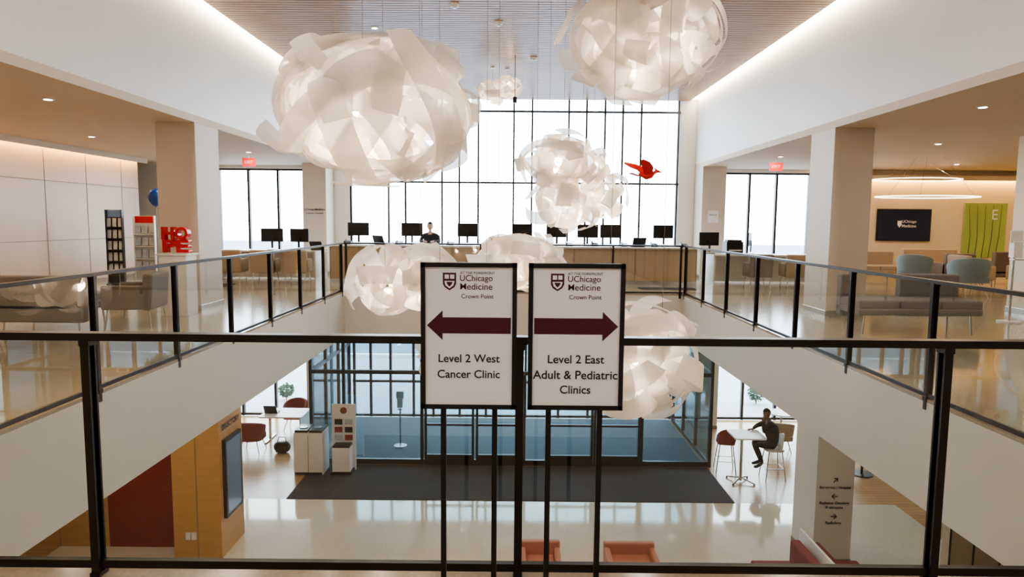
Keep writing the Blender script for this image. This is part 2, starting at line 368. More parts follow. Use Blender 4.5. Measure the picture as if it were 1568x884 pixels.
# ------------------------------------------------------------------ signs
def sign(x,left,lines,y=2.25):
    z=1.17; w=.318; h=.491
    b=B(); t=.015
    b.bb(-w/2,w/2,-.008,.010,-h/2,h/2,black)
    b.bb(-w/2,-w/2+t,-.016,.012,-h/2,h/2,black); b.bb(w/2-t,w/2,-.016,.012,-h/2,h/2,black)
    b.bb(-w/2,w/2,-.016,.012,h/2-t,h/2,black); b.bb(-w/2,w/2,-.016,.012,-h/2,-h/2+t,black)
    b.bb(-w/2+t,w/2-t,-.010,-.008,-h/2+t,h/2-t,paper)
    for lx in(-.087,.087):
        b.bb(lx-.009,lx+.009,.012,.03,-z+.01,h/2-.1,black)
        b.box((lx,.02,-z+.012),(.04,.36,.016),black)
    b.box((0,.02,-z+.012),(.2,.03,.014),black)
    s=-1 if left else 1; yf=-.0104
    A=[(s*.139,0),(s*.087,.0495),(s*.087,.027),(-s*.139,.027),(-s*.139,-.027),(s*.087,-.027),(s*.087,-.0495)]
    A=[(px,pz+.037) for px,pz in A]
    if s>0: A=A[::-1]
    b.prism(A,yf-.0004,-.0098,maroonink)
    cx=-.064; cz=.184
    sh=[(cx-.022,cz+.028),(cx+.022,cz+.028),(cx+.022,cz-.008),(cx+.016,cz-.02),(cx,cz-.03),(cx-.016,cz-.02),(cx-.022,cz-.008)]
    b.prism(sh[::-1],yf-.0003,-.0098,maroonink)
    for i in(-1,1): b.bb(cx+i*.009-.007,cx+i*.009+.007,yf-.0006,-.0098,cz+.008,cz+.022,paper)
    b.prism([(cx-.017,cz+.001),(cx+.017,cz+.001),(cx+.013,cz-.014),(cx,cz-.024),(cx-.013,cz-.014)][::-1],yf-.0006,-.0098,paper)
    b.prism([(cx-.011,cz-.002),(cx+.011,cz-.002),(cx+.006,cz-.012),(cx,cz-.018),(cx-.006,cz-.012)][::-1],yf-.0008,-.0098,maroonink)
    o=b.done('sign_stand',(x,y,z))
    yt=yf-.0006
    text('AT THE FOREFRONT',o,(.028,yt,.2115),ink,width=.115)
    text('UChicago',o,(.024,yt,.194),maroonink,width=.108,bold=.003)
    text('Medicine',o,(.024,yt,.166),maroonink,width=.106,bold=0.002)
    text('Crown Point',o,(.028,yt,.134),maroonink,width=.106,bold=.004)
    for tx,wd,zz in lines: text(tx,o,(0,yt,zz),ink,width=wd,bold=.012)
sign(-.146,True,[('Level 2 West',.204,-.075),('Cancer Clinic',.208,-.128)])
sign(.21,False,[('Level 2 East',.188,-.075),('Adult & Pediatric',.282,-.128),('Clinics',.102,-.178)])

# ------------------------------------------------------------------ cloud lamps
def cloud(loc,lobes,seed,W,wr=.34,cables=3,hz=.6,loops=0,pet=.5,ps=(.26,.40)):
    rnd=random.Random(seed); b=B(); lc=V(loc)
    for (c,r,n) in lobes:
        def out(p): return V((p.x*r[0]+c[0],p.y*r[1]+c[1],p.z*r[2]+c[2]))
        order=list(range(n)); rnd.shuffle(order)
        for i in range(n+loops):
            az=2*pi*i*.381966+rnd.uniform(-.2,.2)
            ax=V((math.cos(az),math.sin(az),rnd.gauss(0,1)*hz)).normalized(); q=V((0,0,1)).rotation_difference(ax)
            h=rnd.uniform(-.66,.66); arc=rnd.uniform(2.6,5.2); t0=rnd.uniform(0,6.28)
            R0=.76+.28*(order[i]/max(1,n-1)) if i<n else 1.12
            w=wr*rnd.uniform(.8,1.2); ph=rnd.uniform(0,6.28); ph2=rnd.uniform(0,6.28); tw=rnd.uniform(.01,.045); wb=rnd.uniform(.005,.03); drift=rnd.uniform(-.7,.7)
            if i>=n: h=rnd.uniform(-.2,.2); w=wr*.6; arc=3.4; drift=.2
            N=56; rows=[]
            for j in range(N+1):
                u=j/N; t=t0+arc*u; row=[]
                hc=max(-.8,min(.8,h+drift*(u-.5)))
                taper=min(1,.75+4*min(u,1-u))
                rc=math.sqrt(1-hc*hc)
                curl=-.5*max(0,1-u/.18)**2-.5*max(0,1-(1-u)/.18)**2   # ends tuck inward
                if i%5==2: curl*=-.35
                for k in(-1,-.5,0,.5,1):
                    s_=k*w/2*taper
                    rr=(rc-s_*hc*.9)*R0; hk=(hc+s_*rc)*R0
                    g=(1+wb*math.sin(2*t+ph)+tw*k*math.sin(1.2*t+ph2)-.02*k*k+curl)
                    rr*=g; hk*=g
                    row.append(out(q@V((math.cos(t)*rr,math.sin(t)*rr,hk))))
                rows.append(row)
            b.grid(rows,shade)
        m=int(n*pet)
        for i in range(m):
            zz=1-2*(i+.5)/m; a0=i*2.39996+rnd.uniform(-.3,.3); rr=math.sqrt(1-zz*zz)
            d=V((rr*math.cos(a0),rr*math.sin(a0),zz)); tang=d.orthogonal().normalized(); tang.rotate(Quaternion(d,rnd.uniform(0,6.28)))
            e2=d.cross(tang).normalized(); L=rnd.uniform(*ps); w=wr*rnd.uniform(.85,1.15); t0=rnd.uniform(-.8,.8)+pi*.5; arc=rnd.uniform(4.2,5.9); ctr=d*(1.02-L*rnd.uniform(.65,.95)); sl=rnd.uniform(-.15,.15); fl=rnd.uniform(.03,.16)*rnd.choice((-1,1)); rows=[]
            N=34
            for j in range(N+1):
                u=j/N; t=t0+arc*u; row=[]
                for k in(-1,-.5,0,.5,1):
                    s_=k*w/2; lr=L*(1+fl*k) *(.75+.45*u)
                    row.append(out(ctr+d*(math.cos(t)*lr)+e2*(math.sin(t)*lr*1.3)+tang*(s_+sl*(u-.5))))
                rows.append(row)
            b.grid(rows,shade)
        b.ell(c,(.06,.06,.08),bulb,10,8)
    R=max(l[1][0] for l in lobes)
    for i in range(cables):
        a=2*pi*i/max(1,cables)+.5; x=math.cos(a)*R*.5; y=math.sin(a)*R*.4
        b.tube([(x,y,0),(x,y,ZC-lc.z)],.003,cablem,n=5)
        b.cyl((x,y,ZC-lc.z-.03),(x,y,ZC-lc.z),.05,whitepl,n=12)
    o=b.done('ribbon_cloud_pendant_lamp',loc)
    for (c,r,n) in lobes:
        l=bpy.data.lights.new('lamp_bulb','POINT'); l.energy=W*r[0]*r[0]; l.color=(1,.80,.60); l.shadow_soft_size=.08
        lo=bpy.data.objects.new('lamp_bulb',l); COL.objects.link(lo); lo.location=(c[0],c[1],c[2]-.25*r[2]); lo.parent=o
    return o
LW=62
cloud((-1.62,8.0,2.80),[((0,0,0),(1.2,1.1,.82),30)],3,LW*1.1,wr=.31,loops=2,pet=.25,ps=(.22,.32))
cloud((1.53,8.5,3.72),[((-.38,0,.02),(.58,.55,.58),9),((.4,.1,.12),(.60,.55,.60),9),((0,0,-.22),(.66,.55,.46),8),((0,0,.42),(.55,.5,.4),6)],11,LW,wr=.46,pet=.9)
cloud((-.35,16.2,4.60),[((-.18,0,-.05),(.38,.35,.3),7),((.22,0,.1),(.34,.3,.3),6)],5,LW,wr=.5,cables=2,pet=.7)
cloud((.82,11,2.47),[((-.12,0,.05),(.62,.55,.42),10),((.36,0,-.1),(.36,.35,.36),6)],21,LW,wr=.45,cables=2,pet=.8)
cloud((1.05,11.3,1.88),[((-.18,0,-.02),(.58,.52,.48),9),((.42,0,.08),(.42,.42,.42),7)],22,LW,wr=.45,cables=2,pet=.8)
cloud((-1.46,9.0,.78),[((-.25,0,0),(.48,.48,.46),9),((.25,0,0),(.50,.48,.45),9)],31,LW,wr=.45,cables=2,pet=.7)
cloud((.05,9.6,1.0),[((0,0,0),(.60,.55,.42),13)],33,LW,wr=.42,cables=2,pet=.7)
cloud((1.33,7.3,.10),[((0,0,0),(.70,.64,.62),18)],41,LW,wr=.36,cables=2,loops=1,pet=.5)
cloud((-.60,8.2,-.13),[((0,0,0),(.62,.5,.36),12)],43,LW,wr=.42,cables=2,pet=.6)
b=B(); b.cyl((0,0,0),(0,0,.12),.045,rail,n=14); b.tube([(0,0,.1),(0,0,1.0)],.008,rail,n=6); b.done('ceiling_camera',(0,15.0,ZC-1.0))

# ------------------------------------------------------------------ furniture
def armchair(loc,rz,m,w=.75,d=.72,h=.78,name='lounge_armchair',arms=True,leg=chrome):
    b=B(); sh=.42
    b.box((0,0,sh-.08),(w-.04,d-.06,.13),m); b.box((0,.01-.03,sh+.02),(w-(.2 if arms else .04),d-.16,.11),m)
    b.box((0,d/2-.08,(.26+h)/2),(w,.13,h-.26),m,rx=-.08)
    if arms:
        for s in(-1,1): b.box((s*(w/2-.05),-.01,sh+.02),(.1,d-.04,.34),m)
    for sx in(-1,1):
        for sy in(-1,1): b.cyl((sx*(w/2-.07),sy*(d/2-.08),sh-.14),(sx*(w/2-.04),sy*(d/2-.05),0),.016,leg,r1=.011,n=8)
    return b.done(name,loc,rz,bevel=.03,seg=3)
def tub(loc,rz,m,r=.36,h=.8,name='tub_chair',seat=.45,leg=chrome):
    b=B(); b.slab(rrect(2*r*.9,2*r*.88,r*.4,6),seat-.12,seat,m,True)
    outer=[];N=22
    for i in range(N+1):
        a=math.radians(-25+230*i/N); top=seat+.16+(h-seat-.16)*max(0,math.sin(math.radians(180*i/N)))**.7
        ro=r; ri=r-.07; c,s_=math.cos(a),math.sin(a)
        outer.append([V((c*ro*.9,s_*ro*.9,seat-.13)),V((c*ro,s_*ro,(seat+top)/2)),V((c*ro*1.04,s_*ro*1.04,top)),V((c*(ri+.02),s_*(ri+.02),top+.01)),V((c*ri*.93,s_*ri*.93,seat-.02)),V((c*ro*.9,s_*ro*.9,seat-.13))])
    b.grid(outer,m)
    for row in(outer[0],outer[-1]): b.add(row[:5],[(0,1,2,3,4)],m)
    for sx in(-1,1):
        for sy in(-1,1): b.cyl((sx*r*.5,sy*r*.5,seat-.12),(sx*r*.8,sy*r*.8,0),.014,leg,r1=.01,n=8)
    return b.done(name,loc,rz,bevel=.015)
def sofa(loc,rz,m,w=1.7,d=.75,h=.78,backs=((0,1),),name='lounge_sofa',endarm=None,leg=chrome,low=.2):
    b=B(); sh=.43; n=max(1,round(w/.62))
    b.box((0,0,sh-.1),(w,d,.1),m)
    for i in range(n): b.box((-w/2+(i+.5)*w/n,0,sh),(w/n-.01,d-.02,.13),m)
    for a,c in backs: b.box((-w/2+(a+c)/2*w,d/2-.08,(low+h)/2),((c-a)*w,.16,h-low),m)
    if endarm is not None: b.box((endarm*(w/2-.06),0,(low+h)/2),(.12,d,h-low),m)
    for sx in(-1,1):
        for sy in(-1,1): b.cyl((sx*(w/2-.12),sy*(d/2-.1),sh-.14),(sx*(w/2-.1),sy*(d/2-.08),0),.016,leg,r1=.012,n=8)
    return b.done(name,loc,rz,bevel=.03,seg=3)
sofa((-6.5,9.6,0),pi,grayf,w=1.25,d=.75,h=.76,low=.12)
armchair((-5.48,9.85,0),-pi/2+.15,taupe,w=.72,d=.70,h=.78)
sofa((5.75,9.9,0),0,grayf,w=1.75,d=.72,h=.83,backs=((0,.1),(.5,1)))
# TV area
sofa((9.6,18.2,0),0,beigef,w=1.3,h=.85); sofa((11.6,18.8,0),0,beigef,w=1.5,h=.9); sofa((13.4,18.4,0),pi,taupe,w=1.4,h=.88)
tub((9.75,16.6,0),pi*.8,tealf,r=.38,h=.86); tub((10.0,15.0,0),pi*.9,tealf,r=.4,h=.86)
armchair((11.0,16.4,0),pi*.5,beigef,h=.85); armchair((12.3,16.2,0),-pi*.5,beigef,h=.85); armchair((12.3,14.2,0),pi,beigef,h=.85); armchair((11.3,17.6,0),pi,taupe,h=.85)
tub((11.4,13.2,0),pi*.4,tealf,r=.4,h=.86); sofa((14.6,16.0,0),pi/2,taupe,w=1.6,h=.88)
def sanitizer(loc,name='hand_sanitizer_stand'):
    b=B(); b.cyl((0,0,0),(0,0,.02),.17,whitepl,n=24); b.cyl((0,0,.02),(0,0,1.1),.018,chrome,n=12)
    b.box((0,-.03,1.18),(.14,.12,.26),whitepl); b.box((0,-.03,1.38),(.2,.02,.2),whitepl); b.box((0,-.06,1.02),(.15,.14,.02),chrome)
    return b.done(name,loc,bevel=.008)
sanitizer((8.05,11.0,0)); sanitizer((-2.95,17.6,ZL+.012))
# TV
b=B(); b.box((0,0,0),(1.58,.06,.94),black); b.box((0,-.033,0),(1.53,.006,.89),tvm); tv=b.done('wall_television',(11.5,YW-.04,1.56),bevel=.004)
text('UChicago',tv,(.14,-.04,.1),whitepl,width=.42,bold=.01); text('Medicine',tv,(.14,-.04,-.03),whitepl,width=.42,bold=.01)
b=B(); b.prism([(-.2,.12),(-.08,.12),(-.08,0),(-.14,-.08),(-.2,0)][::-1],-.039,-.036,whitepl); b.done('shield_logo',parent=tv)
b=B(); b.box((0,0,0),(1.25,.03,1.6),greenp)
for i in range(5): b.tube([(-.45+i*.2,-.017,-.8),(-.42+i*.21,-.017,-.2),(-.5+i*.24,-.017,.75)],[.012,.009,.004],leaf,n=5)
o=b.done('green_art_panel',(13.9,YW-.03,1.42)); text('E',o,(.25,-.03,.45),whitepl,size=.42)
b=B(); b.bb(8.8,XO,YW-.12,YW-.06,2.93,2.96,covey); b.done('cove_light_strip')
b=B(); b.bb(8.8,XO,YW-.25,YW-.22,2.86,3.0,cream); b.bb(8.8,XO,YW-.25,YW-.001,2.99,3.0,cream); b.done('trim_2')
def ring(loc,rx,ry,tilt=0):
    b=B(); pts=[(rx*math.cos(a),ry*math.sin(a),.0) for a in [2*pi*i/48 for i in range(48)]]
    b.tube(pts,.015,ringm,n=6,closed=True)
    for k in(0,16,32): b.tube([pts[k],(pts[k][0]*.3,pts[k][1]*.3,ZS-loc[2])],.004,chrome,n=4)
    b.done('ring_pendant_light',loc)
ring((9.7,16.2,2.22),1.15,.8); ring((10.6,18.2,2.75),1.1,.8)
for x in(-6.45,6.35):
    b=B(); b.box((0,0,0),(.32,.04,.2),exitm); b.cyl((0,0,.09),(0,0,ZS-2.94),.012,whitepl,n=8)
    o=b.done('exit_sign',(x,16.8,2.94)); text('EXIT',o,(0,-.024,0),whitepl,width=.2,bold=.0)
b=B(); b.box((0,0,.49),(.44,.36,.98),whitepl); b.box((0,0,.985),(.5,.4,.03),whitepl); b.done('display_pedestal',(-5.42,11.0,0),bevel=.006)
piv=bpy.data.objects.new('red_letter_sculpture',None); COL.objects.link(piv); piv.location=(-5.42,11.0,1.0)
for ch,x,z in(('H',-.11,.31),('O',.11,.31),('P',-.11,.105),('E',.11,.105)):
    t=text(ch,piv,(x,-.02,z),red,size=.27,bold=.04,name='letter',ext=.06)
    bpy.context.view_layer.update(); dx,dy=t.dimensions.x,t.dimensions.y; t.scale=(.205/dx,.205/dy,1)
b=B(); b.ell((0,0,0),(.14,.14,.17),blueb,fn=lambda p:V((p.x*(1-.15*(p.z<0)*abs(p.z)),p.y*(1-.15*(p.z<0)*abs(p.z)),p.z))); b.cyl((0,0,-.19),(0,0,-.16),.02,blueb,r1=.006,n=8)
b.tube([(0,0,-.18),(.02,0,-.7),(0,.01,-1.3),(0,0,-1.9)],.003,whitepl,n=4); b.box((0,0,-1.93),(.1,.1,.06),blueb); b.done('balloon',(-6.88,13.2,1.96))
def rack(loc,w,h,m1,rows,rz=.3,name='brochure_rack'):
    b=B(); b.box((0,.1,h/2),(w,.04,h),m1); b.box((0,0,.04),(w,.4,.08),m1)
    for s in(-1,1): b.box((s*(w/2-.01),.02,h/2),(.02,.2,h),m1)
    for i in range(rows):
        z=.3+i*(h-.45)/rows
        b.box((0,.0,z),(w-.04,.15,.015),m1)
        for j in range(3): b.box((-w/2+(j+.5)*w/3,.01,z+.12),(w/3-.03,.02,.2),brochure,rx=-.15)
    b.box((0,.07,h-.09),(w-.04,.02,.16),red if m1 is whitepl else bluescr)
    b.done(name,loc,rz,bevel=.004)
rack((-9.1,15.6,0),.34,1.75,black,5); rack((-8.85,16.4,0),.46,1.62,whitepl,4); rack((-8.3,17.8,0),.5,1.1,grayf,3)
# reception counter
b=B()
b.bb(-4.6,4.6,17.1,17.16,0,.9,counterm); b.bb(-4.7,4.7,17.02,17.95,.91,.95,whitepl); b.bb(-4.6,4.6,17.16,17.9,.08,.9,counterm)
for i in range(7): b.bb(-4.6+i*1.53-.01,-4.6+i*1.53+.01,17.09,17.1,0,.9,seam)
b.bb(-4.6,4.6,17.085,17.1,0,.1,chrome)
b.done('reception_counter')
def sidedesk(cx,w,name='check_in_desk'):
    b=B(); b.box((cx,17.6,.76),(w,.75,.04),whitepl); b.box((cx,17.9,.4),(w-.1,.04,.7),whitepl)
    for s in(-1,1): b.box((cx+s*(w/2-.03),17.6,.37),(.04,.7,.74),whitepl)
    b.done(name,bevel=.004)
sidedesk(-6.3,2.6); sidedesk(6.5,2.9)
b=B(); b.bb(3.0,4.3,15.9,16.4,0,.01,matm); b.done('floor_mat'); b=B(); b.bb(-8.2,-6.7,15.6,16.4,0,.01,matm); b.done('floor_mat')
def monitor(x,y,z,rz=0,w=.54):
    b=B(); b.box((0,0,.38),(w,.035,.34),black); b.box((0,-.019,.38),(w-.03,.004,.31),screenm); b.box((0,.04,.2),(.05,.03,.3),black); b.box((0,.03,.008),(.24,.18,.016),black)
    b.done('computer_monitor',(x,y,z),rz,bevel=.004)
for px,rz in((550,.4),(632,.1),(717,-.2),(800,.3),(852,.3),(900,-.3),(935,-.1),(1015,.2)):
    monitor((px-787)*17.65/1045,17.65,.952,rz+pi)
for px,rz in((418,.3),(460,-.3),(1085,.2),(1147,1.1)): monitor((px-787)*17.6/1045,17.6,.78,rz+pi)
def laptop(x,y,z,rz):
    b=B(); b.box((0,0,.01),(.34,.24,.02),black); b.box((0,.17,.12),(.34,.015,.24),black,rx=-.4); b.box((0,.158,.12),(.31,.003,.2),screenm,rx=-.4); b.done('laptop',(x,y,z),rz,bevel=.003)
for px,rz in((588,2.6),(755,3.5),(975,3.3)): laptop((px-787)*17.4/1045,17.35,.952,rz)
laptop(-5.0,17.6,.782,2.9)
def phone(x,y,z):
    b=B(); b.box((0,0,.03),(.18,.2,.04),black,rx=.25); b.box((-.06,0,.07),(.045,.2,.03),black,rx=.25); b.box((.03,.03,.062),(.08,.06,.005),bluescr,rx=.25); b.done('desk_phone',(x,y,z),bevel=.004)
for x in(-4.2,-2.9,-1.6,-.1,.6,1.4,2.05,2.8,3.55,4.3): phone(x,17.3,.968)
b=B(); b.box((0,0,.17),(.42,.4,.3),black); b.box((0,-.02,.34),(.36,.3,.05),black); b.box((0,-.24,.1),(.3,.1,.03),whitepl); b.done('printer',(5.62,17.55,.782),bevel=.01)
for x,m in((-6.9,beigef),(-6.1,beigef),(-5.3,beigef),(6.0,grayf),(6.9,beigef)): armchair((x,16.75,0),pi,m,w=.58,d=.55,h=.82,name='guest_chair')
b=B(); b.box((0,0,0),(.3,.01,.34),paper); o=b.done('wall_notice',(5.62,19.39,1.75)); text('Notice',o,(0,-.007,.05),ink,width=.2)
e=bpy.data.objects.new('column_sign_lettering',None); COL.objects.link(e); e.location=(-5.63,19.385,1.85)
text('UChicagoMedicine',e,(0,0,0),maroonink,width=.6,bold=.01); text('Cancer Center',e,(0,0,-.1),ink,width=.5)
e=bpy.data.objects.new('wayfinding_lettering',None); COL.objects.link(e); e.location=(5.63,11.49,-3.0)
for t,z,w in(('Emergency / Hospital',-.0,.54),('Radiation Oncology',-.28,.52),('Restrooms',-.36,.3),('Radiology',-.64,.28)): text(t,e,(0,0,z),ink,width=w,bold=.03)
b=B()
def arrow(cx,cz,ang,s=.05):
    R=Matrix.Rotation(ang,4,'Y')
    for a,c in(((-s,0,0),(s,0,0)),((s,0,0),(.1*s,0,.8*s)),((s,0,0),(.1*s,0,-.8*s))):
        b.cyl(V((cx,0,cz))+R@V(a),V((cx,0,cz))+R@V(c),.008,ink,n=6)
arrow(0,.13,-pi/4); arrow(0,-.16,pi); arrow(0,-.52,0)
b.done('arrows',parent=e)
# red bird
b=B()
b.tube([(-.20,0,.02),(-.12,0,-.01),(-.02,0,-.03),(.08,0,-.01),(.15,0,.05),(.21,0,.08),(.25,0,.075),(.32,0,.05)],[.008,.03,.055,.05,.032,.035,.024,.003],red,n=10)
b.tube([(.19,0,.1),(.14,0,.16)],[.02,.003],red,n=6)
for s in(-1,1):
    b.grid([[V((.10,s*.03,.02)),V((-.08,s*.03,.0))],[V((.05,s*.14,.14)),V((-.16,s*.12,.10))],[V((-.10,s*.26,.22)),V((-.24,s*.2,.14))],[V((-.30,s*.34,.26)),V((-.33,s*.30,.22))]],red)
    b.tube([(.0,s*.03,-.05),(-.02,s*.04,-.14),(.04,s*.04,-.16)],[.01,.007,.004],red,n=6)
for k in(-1,0,1): b.box((-.27,k*.04,.0),(.2,.05,.008),red,rz=k*-.25,ry=.25)
b.tube([(0,0,.0),(0,0,ZC-2.45)],.003,black,n=4)
b.done('hanging_red_bird',(2.5,13,2.45),rz=.35)

# ------------------------------------------------------------------ ground level furnishings
armchair((.48,10.6,ZL),0,salmon,w=.66,d=.66,h=.70,name='club_chair'); armchair((1.96,10.6,ZL),0,salmon,w=.84,d=.7,h=.68,name='club_chair')
sofa((4.3,10.25,ZL),-pi/2,maroonf,w=.85,d=.8,h=.85,name='lounge_sofa'); sofa((5.27,10.25,ZL),pi/2,maroonf,w=.9,d=.8,h=.8,name='lounge_sofa')
b=B(); b.box((0,0,.03),(.1,.9,.04),chrome); b.box((0,0,.5),(.04,1.25,.9),whitepl); b.done('privacy_screen',(4.79,10.25,ZL),bevel=.01)
b=B(); b.box((0,0,.5),(.68,.55,1.0),whitepl); 
for s in(-1,1): b.box((s*.17,0,1.03),(.3,.5,.06),black); b.cyl((s*.17,-.02,1.06),(s*.17,-.02,1.075),.1,screenm,n=18)
b.box((0,-.28,.5),(.012,.006,.9),seam); b.box((0,0,.03),(.64,.57,.06),black)
b.done('recycling_station',(-4.75,15.75,ZL+.012),bevel=.008)
b=B(); b.box((0,.1,.8),(.56,.04,1.6),whitepl); b.cyl((-.0,.075,1.45),(0,.07,1.45),.08,redch,n=20)
for i in range(3):
    for j in range(2): b.box((-.12+j*.24,.06,.8+i*.19),(.18,.03,.13),(brochure,redch,black)[(i+j)%3])
b.box((0,-.06,.33),(.42,.32,.6),whitepl); b.box((0,-.06,.65),(.4,.3,.05),black); b.box((0,-.06,.03),(.5,.4,.06),black)
b.done('mask_and_tissue_station',(-4.0,15.75,ZL+.012),bevel=.006)
def ltable(loc,w,d,h,name='work_table'):
    b=B(); b.slab(rrect(w,d,.05,4),h-.035,h,whitepl)
    for s in(-1,1): b.box((s*(w/2-.15),0,h/2),(.05,.08,h-.05),chrome); b.box((s*(w/2-.15),0,.02),(.06,d-.1,.03),chrome)
    b.box((w/2-.06,0,h/2),(.03,d-.06,h-.06),whitepl)
    b.done(name,loc,bevel=.003)
ltable((-6.15,18.1,ZL),1.15,.9,.75); laptop(-6.5,18.1,ZL+.752,pi)
tub((-6.7,17.15,ZL),pi,redch,r=.33,h=.82); tub((-6.2,19.1,ZL),0,redch,r=.33,h=.82)
b=B(); b.ell((0,0,.15),(.22,.13,.17),black,fn=lambda p:V((p.x,p.y,max(-.88,min(.8,p.z))))); b.tube([(-.12,0,.26),(-.08,0,.4),(.08,0,.4),(.12,0,.26)],.012,black,n=6); b.box((0,-.12,.12),(.24,.05,.15),black); b.done('duffel_bag',(-5.9,17.05,ZL),bevel=.01)
def hightable(loc,w=.72,d=.7,h=1.13):
    b=B(); b.slab(rrect(w,d,.06,4),h-.035,h,whitepl); b.cyl((-.1,0,.03),(-.1,0,h-.03),.03,chrome,n=12)
    for a in(0,1,2,3):
        t=a*pi/2+pi/4; b.tube([(-.1,0,.1),(-.1+.34*math.cos(t),.34*math.sin(t),.03)],.018,chrome,n=8); b.cyl((-.1+.34*math.cos(t),.34*math.sin(t),0),(-.1+.34*math.cos(t),.34*math.sin(t),.04),.02,black,n=8)
    b.done('bar_height_table',loc,bevel=.003)
PX=.25; PY=-.15
hightable((5.16+PX,15.5+PY,ZL))
def barstool(loc,rz,m=redch):
    b=B(); sh=.74
    b.slab(rrect(.42,.42,.12,5),sh-.05,sh,m,True)
    rows=[]
    for i in range(13):
        a=math.radians(10+160*i/12); hh=.32*math.sin(math.radians(180*i/12))**.6+.02
        rows.append([V((.22*math.cos(a),.2*math.sin(a),sh-.04)),V((.24*math.cos(a),.23*math.sin(a),sh+hh)),V((.21*math.cos(a),.2*math.sin(a),sh+hh)),V((.19*math.cos(a),.17*math.sin(a),sh-.04))])
    b.grid(rows,m)
    for sx in(-1,1):
        for sy in(-1,1):
            b.cyl((sx*.15,sy*.15,sh-.05),(sx*.23,sy*.23,0),.013,chrome,n=8)
    r=.2
    for p,q in(((-r,-r),(r,-r)),((r,-r),(r,r)),((r,r),(-r,r)),((-r,r),(-r,-r))): b.cyl((*p,.28),(*q,.28),.009,chrome,n=6)
    b.done('bar_stool',loc,rz)
barstool((5.88+PX,15.72+PY,ZL),-pi/2,whitepl); barstool((5.16,16.05,ZL),pi*.95)
b=B(); b.slab([(0.38*math.cos(a),0.38*math.sin(a)) for a in [2*pi*i/32 for i in range(32)]],.71,.74,whitepl); b.cyl((0,0,.02),(0,0,.71),.03,chrome,n=12); b.cyl((0,0,0),(0,0,.02),.25,chrome,n=24); b.done('cafe_table',(7.5,18.6,ZL))
tub((7.1,17.6,ZL),pi*.9,beigef,r=.33,h=.8)
b=B(); b.slab([(0.4*math.cos(a),0.4*math.sin(a)) for a in [2*pi*i/32 for i in range(32)]],.42,.45,taupe); b.cyl((0,0,.02),(0,0,.42),.03,black,n=12); b.cyl((0,0,0),(0,0,.02),.25,black,n=24); b.done('side_table',(8.4,15.9,ZL))

# ------------------------------------------------------------------ people
def skin_body(b,J,E):
    names=list(J); idx={n:i for i,n in enumerate(names)}
    me=bpy.data.meshes.new('tmp'); me.from_pydata([J[n][0] for n in names],[(idx[a],idx[c]) for a,c,_ in E],[])
    o=bpy.data.objects.new('tmp',me); COL.objects.link(o); o.modifiers.new('s','SKIN'); ss=o.modifiers.new('u','SUBSURF'); ss.levels=2
    if not me.skin_vertices:
        bpy.context.view_layer.objects.active=o
        with bpy.context.temp_override(object=o,active_object=o): bpy.ops.mesh.customdata_skin_add()
    for i,n in enumerate(names):
        r=J[n][1]; d=me.skin_vertices[0].data[i]; d.radius=r if isinstance(r,tuple) else (r,r); d.use_root=(i==0)
    dg=bpy.context.evaluated_depsgraph_get(); em=o.evaluated_get(dg).to_mesh()
    vs=[v.co.copy() for v in em.vertices]; segs=[(V(J[a][0]),V(J[c][0]),m) for a,c,m in E]
    groups={}
    for p in em.polygons:
        c=p.center; best=None
        for a,d,m in segs:
            ab=d-a; t=max(0,min(1,(c-a).dot(ab)/max(1e-9,ab.dot(ab)))); dist=(c-(a+ab*t)).length
            if best is None or dist<best[0]: best=(dist,m)
        groups.setdefault(best[1].name,(best[1],[]))[1].append(tuple(p.vertices))
    off=len(b.v); b.v+=[b.M@v for v in vs]
    for m,fs in groups.values():
        i=b.mi(m)
        for f in fs: b.f.append([off+k for k in f]); b.m.append(i); b.sm.append(True)
    bpy.data.objects.remove(o)
def head(b,c,fwd,up,sk,hair):
    fwd=V(fwd).normalized(); up=V(up); up=(up-fwd*up.dot(fwd)).normalized(); rt=fwd.cross(up)
    R=Matrix((rt,fwd,up)).transposed().to_4x4(); old=b.M; b.M=old@Matrix.Translation(V(c))@R
    def f(p):
        k=1-.28*max(0,-p.z)**1.5; y=p.y+(.12*max(0,-p.z) if p.y>0 else .15*max(0,-p.z)); return V((p.x*k,y*(.96),p.z))
    b.ell((0,0,0),(.076,.097,.118),sk,20,16,fn=f)
    b.ell((0,-.008,.012),(.083,.104,.118),hair,20,16,keep=lambda p:(p.z>.45 or (p.y<.1 and p.z>-.25)) and not(p.y>.35 and p.z<.55))
    b.tube([(0,.088,.022),(0,.107,-.01),(0,.112,-.022),(0,.092,-.032)],[.008,.012,.014,.007],sk,n=8)
    for s in(-1,1):
        b.ell((s*.078,-.005,-.005),(.01,.02,.03),sk,10,8)
        b.ell((s*.03,.083,.014),(.014,.009,.008),eyew,10,6); b.ell((s*.03,.0905,.014),(.006,.004,.006),hairm,8,6)
        b.ell((s*.03,.088,.034),(.019,.006,.004),hair,8,6)
    b.ell((0,.094,-.052),(.024,.007,.007),lip,10,6)
    b.M=old
